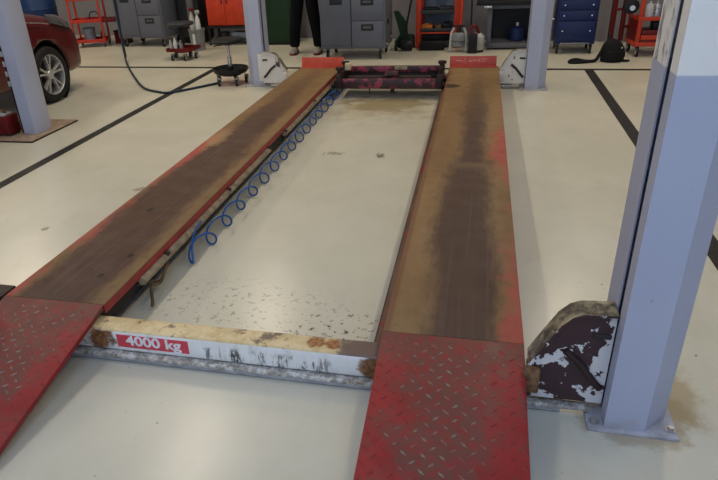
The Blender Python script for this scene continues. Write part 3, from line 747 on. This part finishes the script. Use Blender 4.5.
# person
def person():
    t = thing('person', 'standing person in black work trousers and pale shoes, cropped above the thighs', 'person', (-1.51, 6.86, 0), .06)
    def skin(name, chain, edges, m, sub=2):
        me = bpy.data.meshes.new(name); me.from_pydata([c[:3] for c in chain], edges, []); o = bpy.data.objects.new(name, me); col.objects.link(o)
        o.modifiers.new('s', 'SKIN'); sv = me.skin_vertices[0].data
        for i, c in enumerate(chain): sv[i].radius = (c[3], c[4] if len(c) > 4 else c[3])
        sv[0].use_root = True
        q = o.modifiers.new('u', 'SUBSURF'); q.levels = sub; q.render_levels = sub
        dg = bpy.context.evaluated_depsgraph_get(); dg.update(); m2 = bpy.data.meshes.new_from_object(o.evaluated_get(dg)); o.modifiers.clear(); o.data = m2
        m2.materials.clear(); m2.materials.append(M[m])
        for p in m2.polygons: p.use_smooth = True
        o.parent = t; return o
    L, Rr = -.170, .175
    # body: pelvis root, legs, spine, neck, head, arms, fingers
    CX = .015
    V = [(CX, 0, .93, .12, .09)]; E_ = []
    def chain(start, ps):
        i = start
        for p in ps: V.append(p); E_.append((i, len(V) - 1)); i = len(V) - 1
        return i
    for sx, fx in ((-1, L), (1, Rr)):
        chain(0, [(CX + sx * .085, 0, .86, .085), (fx - .35 * (fx - CX), -.01, .50, .055), (fx, .01, .30, .055), (fx, .02, .09, .035), (fx, -.06, .045, .035), (fx, -.14, .035, .03)])
    ch = chain(0, [(CX, .01, 1.12, .12, .085), (CX, .01, 1.34, .14, .09), (CX, .0, 1.46, .06), (CX, -.01, 1.53, .052)])
    chain(ch, [(CX, -.02, 1.60, .07, .085), (CX, -.02, 1.68, .075, .095), (CX, -.01, 1.74, .05, .06)])
    neckb = 2 * 6 + 2
    for sx in (-1, 1):
        e = chain(neckb, [(CX + sx * .18, .01, 1.40, .055), (CX + sx * .21, .03, 1.13, .040), (CX + sx * .20, -.17, 1.0, .028), (CX + sx * .19, -.25, .99, .034, .018)])
        for j in range(4): chain(e, [(CX + sx * (.165 + .018 * j), -.30, .985, .009), (CX + sx * (.160 + .018 * j), -.335 + .006 * abs(j - 1.5), .972, .008), (CX + sx * (.155 + .018 * j), -.355 + .008 * abs(j - 1.5), .950, .007)])
        chain(e, [(CX + sx * .150, -.27, 1.0, .010), (CX + sx * .130, -.295, .995, .009)])
    skin('body', V, E_, 'skin')
    # trousers
    V2 = [(CX, 0, .94, .145, .11)]; E2 = []
    V, E_ = V2, E2
    for sx, fx in ((-1, L), (1, Rr)):
        i = 0
        for p in [(CX + sx * .085, 0, .84, .105, .10), (fx - .42 * (fx - CX), -.01, .68, .098, .098), (fx - .28 * (fx - CX), -.015, .50, .090, .09), (fx - .08 * (fx - CX), .0, .30, .082, .084), (fx, .012, .14, .076, .080), (fx, .010, .075, .073, .078)]:
            V.append(p); E_.append((i, len(V) - 1)); i = len(V) - 1
    V.append((CX, 0, 1.03, .14, .10)); E_.append((0, len(V) - 1))
    skin('trousers', V, E_, 'trouser')
    V, E_ = [(CX, .01, 1.02, .15, .11)], []
    c = chain(0, [(CX, .01, 1.18, .145, .105), (CX, .01, 1.36, .155, .10), (CX, .0, 1.44, .075)])
    for sx in (-1, 1): chain(2, [(CX + sx * .18, .01, 1.40, .07), (CX + sx * .21, .03, 1.13, .056), (CX + sx * .202, -.14, 1.02, .045)])
    skin('jacket', V, E_, 'jacket')
    for fx in (L, Rr):
        rings = []
        for y, w, h in ((.095, .030, .05), (.07, .042, .075), (.0, .043, .080), (-.07, .048, .068), (-.13, .050, .052), (-.175, .036, .040), (-.19, .015, .03)):
            rings.append([(fx + w * math.cos(a) , y, .022 + max(0, math.sin(a)) * h * .95 + min(0, math.sin(a)) * .004) for a in [2 * PI * i / 16 for i in range(16)]])
        s = MB().loft(rings).build('shoe', 'shoe', t)
        MB().loft([[(fx + w * 1.08 * c, y, z) for c, z in ((-1, 0), (1, 0), (1, .026), (-1, .026))] for y, w in ((.10, .032), (.06, .044), (-.06, .048), (-.13, .052), (-.18, .036), (-.197, .012))]).build('sole', 'red_deep', s)
    MB().ball((CX, .0, 1.685), .105, (.86, 1.03, 1.0), 20).build('hair', 'hair', t)
    fm = MB()
    for sx in (-1, 1): fm.ball((CX + sx * .033, -.098, 1.635), .011, (1, .6, .7), 10)
    fm.build('eyes', 'black', t)
    MB().ball((CX, -.112, 1.605), .016, (.8, 1, 1.4), 10).build('nose', 'skin', t)
    MB().box((CX, -.100, 1.565), (.045, .01, .010), .004).build('mouth', 'red_deep', t)
person()
# small pale thing on the floor by the cabinet, seen over the wheel stop
cl = thing('ratchet_strap', 'small white and black strap bundle on the floor by the person', 'strap', (-1.14, 6.18, 0))
MB().tube(smooth_pts([(-.12, 0, .03), (-.05, -.02, .05), (0, 0, .07), (.05, .02, .045), (.10, -.02, .03), (.16, 0, .03)]), .022).build('webbing', 'white_pl', cl)
MB().box((.24, .0, .025), (.10, .05, .05), .008).build('buckle', 'black', cl)

# green trolley jack with long handle
tj = thing('trolley_jack', 'dark green trolley jack with upright black handle right of the grey cabinet', 'jack', (-.15, 6.98, 0))
MB().box((-.10, .2, .09), (.03, .5, .10), .006).box((.10, .2, .09), (.03, .5, .10), .006).box((0, .35, .10), (.2, .18, .12), .01).build('chassis', 'green', tj)
MB().prism([(-.04, .10), (.05, .10), (.02, .34), (-.10, .50), (-.16, .50)], .18, .26, 'y').build('arm', 'green', tj)
MB().cyl((.0, .02, .12), (.17, .08, 1.05), .014, n=10).build('handle', 'black', tj)
for x in (-.10, .10):
    for y in (.0, .42): MB().cyl((x - .02, y, .045), (x + .02, y, .045), .045, n=16).build('wheel', 'black', tj)
MB().ball((.04, -.02, .08), .08, (1.5, .8, .9)).build('saddle', 'black', tj)

# red rack
rr = thing('shelf_rack', 'red open shelf rack with tools on dark shelves behind the jacking beam', 'rack', (.0, 7.15, 0), -.02)
for x in (.035, .555):
    for y in (.03, .42): MB().box((x, y, .78), (.07, .05, 1.56), .004).build('upright', 'red_orange', rr)
for z in (.07, .24, .475, .80, 1.15, 1.5): MB().box((.295, .22, z), (.45, .42, .02), .002).box((.295, .005, z + .005), (.46, .012, .045), .003).build('shelf', 'grey_dark', rr)
MB().box((.295, .452, .80), (.58, .012, 1.5), .002).build('back_panel', 'bluegrey', rr)
MB().box((.295, .0, .205), (.47, .012, .02), .003).build('front_lip', 'red_orange', rr)
for x, w, h, m, nm, lb in ((.15, .15, .05, 'orange', 'tool_tray', 'orange tool tray on the lower shelf of the red rack'), (.30, .09, .045, 'rust', 'tool_case', 'brown tool case in the middle of the lower shelf of the red rack'), (.43, .12, .07, 'black', 'tool_case', 'black tool case at the right of the lower shelf of the red rack')):
    o = MB().box((0, 0, h / 2), (w, .18, h), .008).box((0, 0, h + .006), (w * .3, .02, .02), .004).build(nm, m, loc=(x, 7.30, .2515)); tag(o, lb, 'tool case')
for x, w, h, m, lb in ((.18, .20, .04, 'black', 'flat black case at the left of the middle shelf of the red rack'), (.41, .18, .05, 'grey_dark', 'dark grey case at the right of the middle shelf of the red rack')):
    o = MB().box((0, 0, h / 2), (w, .18, h), .006).box((0, -.08, h * .6), (w * .3, .03, .015), .003).build('tool_case', m, loc=(x, 7.30, .4865)); tag(o, lb, 'tool case')
bs = MB().box((0, 0, .045), (.42, .24, .09), .01).box((0, 0, .1), (.38, .2, .02), .005).build('storage_box', 'black', loc=(.29, 7.38, .0815)); tag(bs, 'black box on the bottom shelf of the red rack', 'box')
bs = MB().box((0, 0, .05), (.34, .16, .10), .02).build('storage_bag', 'black_soft', loc=(.24, 7.02, 0)); tag(bs, 'low black bag on the floor in front of the red rack', 'bag')

# small grey machine with frame
pm = thing('oil_pump', 'grey pump unit with legs and round tank in front of the red rack', 'pump', (.60, 6.86, 0))
MB().lathe([(.05, .06), (.09, .08), (.095, .20), (.08, .235), (.05, .25), (0, .25)], n=24).build('tank', 'grey_pl', pm)
for x in (-.10, .10): MB().tube([(x * 1.05, -.04, .012), (x, -.02, .15), (x * .95, 0, .24), (x * .6, .0, .31)], .018, n=8).build('leg', 'white_pl', pm)
MB().cyl((0, 0, .25), (0, 0, .34), .03, n=14).cyl((-.08, 0, .33), (.08, 0, .33), .014, n=10).build('head', 'greasy', pm)
MB().tube([(-.095, -.02, .14), (-.03, -.105, .15), (.03, -.105, .15), (.095, -.02, .14)], .010, n=8).build('clamp', 'grey_mid', pm)
MB().cyl((0.02, .02, .34), (.03, .06, .95), .02, n=12).build('riser', 'red_orange', pm)
p2 = thing('suction_unit', 'black fronted unit with red hose connector beside the grey pump', 'machine', (.79, 6.76, 0))
MB().box((0, -.04, .125), (.115, .05, .25), .012).build('front_panel', 'black', p2)
MB().lathe([(.07, .03), (.085, .05), (.085, .20), (.05, .24), (0, .24)], (.06, .06, 0), 20).build('tank', 'white_pl', p2)
MB().tube(smooth_pts([(-.03, .0, .24), (-.03, .02, .32), (.03, .03, .33), (.07, .05, .24)]), .02).build('connector', 'red_deep', p2)
MB().cyl((-.03, .06, .2), (-.05, .12, 1.1), .012, n=10).build('handle', 'black', p2)
MB().cyl((-.06, .06, .03), (.14, .06, .03), .03, n=14).build('wheel', 'grey_dark', p2)

# open dark bench
ob = thing('workbench', 'grey framed open bench with dark interior and black top, left of the far right post', 'workbench', (.96, 6.98, 0), -.02)
MB().box((.03, .0, .30), (.06, .05, .55), .004).build('leg', 'grey_mid', ob); MB().box((.62, .0, .30), (.06, .05, .55), .004).build('leg', 'grey_mid', ob)
MB().box((.03, .44, .30), (.06, .05, .55), .004).build('leg', 'grey_mid', ob); MB().box((.62, .44, .30), (.06, .05, .55), .004).build('leg', 'grey_mid', ob)
MB().box((.325, .22, .055), (.65, .46, .06), .004).build('lower_shelf', 'grey_mid', ob)
MB().box((.325, .468, .31), (.65, .01, .50)).build('back_panel', 'recess', ob)
MB().box((.325, .0, .545), (.60, .04, .05), .004).build('front_rail', 'grey_mid', ob)
MB().box((.28, .20, .60), (.86, .56, .06), .012).build('worktop', 'black', ob)
MB().box((.325, .20, .68), (.62, .40, .10), .02).build('top_mat', 'black_soft', ob)
MB().box((.0, -.09, .555), (.10, .04, .03), .006).build('vice_plate', 'chrome', ob)
can = thing('canister', 'dark blue canister standing on the shelf of the open bench', 'canister', (1.36, 7.20, .086))
MB().lathe([(.085, 0), (.095, .01), (.095, .15), (.07, .18), (.03, .19), (0, .19)], n=22).build('body', 'blue_cab', can); MB().cyl((0, 0, .19), (0, 0, .23), .025).build('cap', 'chrome', can)

# blue tool cabinet
bc = thing('tool_cabinet', 'royal blue drawer cabinet on castors right of the far right post', 'cabinet', (1.785, 6.60, 0), -.03)
MB().box((.245, .25, .56), (.47, .48, .88), .008).build('body', 'blue_cab', bc)
for i, (z0, z1) in enumerate(((.17, .395), (.405, .52), (.53, .64), (.65, .76), (.77, .97))):
    q = MB().box((.245, -.004, (z0 + z1) / 2), (.42, .014, z1 - z0), .005).build('drawer', 'blue_cab', bc)
    for x in (.085, .405): MB().cyl((x, -.010, (z0 + z1) / 2), (x, -.017, (z0 + z1) / 2), .009, n=10).build('rivet', 'chrome', q)
    if i >= 3: MB().box((.245, -.014, z1 - .035), (.16, .014, .03), .004).build('handle', 'grey_dark', q)
MB().box((.245, .0, .135), (.34, .006, .008)).build('trim_strip', 'chrome', bc)
for x, y in ((.05, .06), (.44, .06), (.05, .44), (.44, .44)): castor(bc, x, y, .055)
MB().tube([(-.02, .05, .42), (-.05, .05, .42)], .012, n=8).build('side_peg', 'chrome', bc)

# backpack
bp = thing('backpack', 'black backpack slumped on the floor between blue cabinet and red trolley', 'backpack', (2.40, 6.12, 0), .1)
k = MB()
k.loft([[(w * math.cos(a) + ox, d * math.sin(a), z) for a in [2 * PI * i / 20 for i in range(20)]] for z, w, d, ox in ((0, .115, .075, 0), (.015, .13, .09, 0), (.08, .138, .10, .005), (.15, .125, .09, .0), (.21, .10, .07, -.012), (.245, .06, .045, -.02), (.258, .02, .02, -.02))])
k.build('bag', 'black_soft', bp)
MB().loft([[(w * math.cos(a), -.085 + .035 * math.sin(a), z) for a in [2 * PI * i / 14 for i in range(14)]] for z, w in ((.02, .07), (.03, .085), (.12, .08), (.135, .05))]).build('pocket', 'black_soft', bp)
MB().tube(smooth_pts([(-.03, .02, .25), (-.03, .02, .30), (-.06, .02, .30), (-.06, .02, .245)]), .008).build('grab_loop', 'black', bp)
MB().tube(smooth_pts([(-.10, -.01, .20), (-.15, -.03, .09), (-.20, -.05, .025), (-.30, -.06, .02), (-.40, -.03, .035), (-.46, -.04, .03), (-.49, -.07, .018), (-.44, -.10, .015), (-.36, -.09, .016), (-.28, -.085, .02)]), .020, n=8).build('strap', 'black_soft', bp)
MB().tube(smooth_pts([(.10, -.05, .02), (.14, -.06, .015), (.18, -.05, .014)]), .014, n=8).build('strap', 'black_soft', bp)
MB().cyl((.06, -.112, .17), (.06, -.10, .17), .010, n=10).build('badge', 'chrome', bp)

# red trolley on the right
rt = thing('tool_trolley', 'orange-red tool trolley with drawers and chrome wheel left of the near right post', 'trolley', (2.70, 6.38, 0), .06)
for x in (0, .60):
    for y in (0, .42): MB().box((x, y, .49), (.045, .03, .72), .004).build('leg', 'red_orange', rt)
for z in (.135, .425, .82): MB().box((.30, .21, z), (.62, .44, .012)).box((.30, -.016, z + .01), (.64, .008, .045), .002).box((-.02, .21, z + .01), (.008, .44, .045), .002).build('shelf', 'red_orange', rt)
for i in range(3): q = MB().box((.30, .0, .168 + .056 * i), (.54, .03, .052), .004).build('drawer', 'red_deep' if i != 1 else 'red_orange', rt)
MB().box((.30, .22, .215), (.52, .38, .14), .004).build('drawer_box', 'red_deep', rt)
MB().box((-.012, .2, .26), (.008, .40, .30), .002).build('side_panel', 'red_deep', rt)
for x, y in ((.02, .02), (.58, .02), (.02, .40), (.58, .40)): castor(rt, x, y, .062, 'alloy')
MB().box((-.09, .40, .53), (.05, .05, .80), .006).box((-.055, .40, .86), (.10, .05, .03), .004).box((-.055, .40, .30), (.10, .04, .03), .004).build('push_handle', 'red_deep', rt)
MB().box((-.20, .44, .53), (.06, .05, .80), .006).box((-.14, .42, .50), (.10, .04, .03), .004).build('side_rack', 'red_deep', rt)
hl = thing('hand_lamp', 'black round work lamp hanging on the left side of the orange-red trolley', 'lamp', (2.585, 6.44, .52))
MB().cyl((0, -.03, .05), (0, .05, .05), .085, n=22, bev=.008).build('housing', 'black', hl); MB().cyl((0.01, -.036, .035), (0.01, -.031, .035), .03, n=18).build('lens', 'chrome', hl); MB().tube(smooth_pts([(0, .01, .11), (.0, .01, .16), (.05, .01, .17), (.075, .01, .15)]), .008).build('hook', 'black', hl)
for i, (x, m, lb) in enumerate(((.10, 'paper', 'white can at the left end of the trolley shelf, orange-red trolley'), (.19, 'alloy', 'silver can second from the left on the orange-red trolley'), (.28, 'chrome', 'chrome can third from the left on the orange-red trolley'))):
    o = MB().lathe([(.040, 0), (.045, .006), (.045, .13), (.034, .155), (.014, .16), (.014, .185), (0, .185)], n=18).build('spray_can', m, loc=(2.70 + x, 6.48 + .05 * (i % 2), .4325)); tag(o, lb, 'can')
o = MB().box((0, 0, .05), (.20, .16, .10), .02).build('cloth_bundle', 'grey_dark', loc=(2.98, 6.62, .2865)); tag(o, 'dark bundle on top of the drawers of the orange-red trolley', 'cloth')

# dark hoses looping down to the black stool
def hose(label, pts, r):
    h = MB().tube(smooth_pts(pts, 10), r, n=8).build('hose', 'dark_hose'); tag(h, label, 'hose')
hose('dark blue hose hanging from the ceiling and looping across the floor to the black stool', [(-4.20, 6.55, 4.4), (-4.20, 6.55, 2.6), (-4.20, 6.55, 1.2), (-4.21, 6.55, .55), (-4.21, 6.52, .25), (-4.12, 6.38, .06), (-3.85, 5.96, .014), (-3.38, 5.27, .014), (-2.90, 4.63, .014), (-2.60, 4.42, .014), (-2.45, 4.40, .014), (-2.27, 4.60, .014), (-2.07, 4.87, .014)], .013)
hose('second dark hose strand hanging close beside the looping blue hose', [(-4.28, 6.62, 4.4), (-4.28, 6.62, 2.0), (-4.27, 6.62, .8), (-4.25, 6.60, .35), (-4.24, 6.60, .014)], .016)

# ------------------------------------------------------------------ lamps, daylight, camera
def lamp(x, y, power):
    t = thing('ceiling_lamp', 'long ceiling batten lamp', 'lamp', (x, y, 4.22), 0, 'ceiling batten lamps')
    return t
lx = [(-2.25, (-2.6, .3, 3.2, 6.1)), (2.4, (-2.6, .8, 3.9, 6.4)), (-6.8, (-2.6, .3, 3.2, 6.1))]
first = None
for x, ys in lx:
    for y in ys:
        if first is None:
            first = thing('ceiling_lamp', 'long warm white batten lamp hung under the ceiling', 'lamp', (x, y, 4.22), 0, 'ceiling batten lamps')
            MB().box((0, 0, .05), (.16, 1.5, .06), .01).build('housing', 'white_pl', first); MB().box((0, 0, .012), (.12, 1.46, .02), .006).build('diffuser', 'emit', first)
            MB().cyl((0, -.5, .08), (0, -.5, .18), .008, n=8).cyl((0, .5, .08), (0, .5, .18), .008, n=8).build('hanger', 'grey_mid', first)
        else:
            d = dup(first); d.location = (x, y, 4.22)
        L = bpy.data.lights.new('batten_light', 'AREA'); L.shape = 'RECTANGLE'; L.size = .12; L.size_y = 1.45; L.energy = (8, 32, 62, 66)[ys.index(y)] * (1.5 if x < -5 else .92); L.color = (1, .86, .66)
        lo = bpy.data.objects.new('batten_light', L); col.objects.link(lo); lo.location = (x, y, 4.21)
# daylight through the open doorways behind the camera
for i, x in enumerate((-7.25, -3.25, .65, 4.5)):
    L = bpy.data.lights.new('doorway_daylight', 'AREA'); L.shape = 'RECTANGLE'; L.size = 3.5; L.size_y = 3.4; L.energy = 48; L.color = (.72, .84, 1.0)
    lo = bpy.data.objects.new('doorway_daylight', L); col.objects.link(lo); lo.location = (x, WY0 - .25, 1.8); lo.rotation_euler = (PI / 2, 0, 0)
# unseen blue fill lights, added overhead to cool the near floor
for x in (-3.2, 1.0, 5.0):
    L = bpy.data.lights.new('overhead_blue_fill', 'AREA'); L.shape = 'RECTANGLE'; L.size = 2.0; L.size_y = 1.6; L.energy = 66; L.color = (.42, .61, 1.0)
    lo = bpy.data.objects.new('overhead_blue_fill', L); col.objects.link(lo); lo.location = (x, -2.6, 4.38)
w = bpy.data.worlds.new('World'); scene.world = w; w.use_nodes = True
bg = w.node_tree.nodes['Background']; bg.inputs[0].default_value = (.55, .72, 1, 1); bg.inputs[1].default_value = .4

cam = bpy.data.cameras.new('Camera'); co = bpy.data.objects.new('Camera', cam); col.objects.link(co)
F = 612.962; cam.sensor_fit = 'HORIZONTAL'; cam.sensor_width = 36; cam.lens = F * 36 / 718
cam.shift_x = 36.712 / 718; cam.shift_y = 4.099 / 718; cam.clip_start = .05
yaw, pit, rol = .2572588, .4680682, .0551673
fwd = Vector((-math.sin(yaw) * math.cos(pit), math.cos(yaw) * math.cos(pit), -math.sin(pit)))
rgt = Vector((math.cos(yaw), math.sin(yaw), 0)); dwn = fwd.cross(rgt)
r2 = rgt * math.cos(rol) + dwn * math.sin(rol); d2 = dwn * math.cos(rol) - rgt * math.sin(rol)
mw = Matrix((r2, -d2, -fwd)).transposed().to_4x4(); mw.translation = (.8601648, -1.8802172, 1.5098240)
co.matrix_world = mw
scene.camera = co
vs = scene.view_settings; vs.view_transform = 'Standard'; vs.look = 'None'; vs.exposure = -.36; vs.gamma = 1; vs.use_curve_mapping = False
scene.display_settings.display_device = 'sRGB'
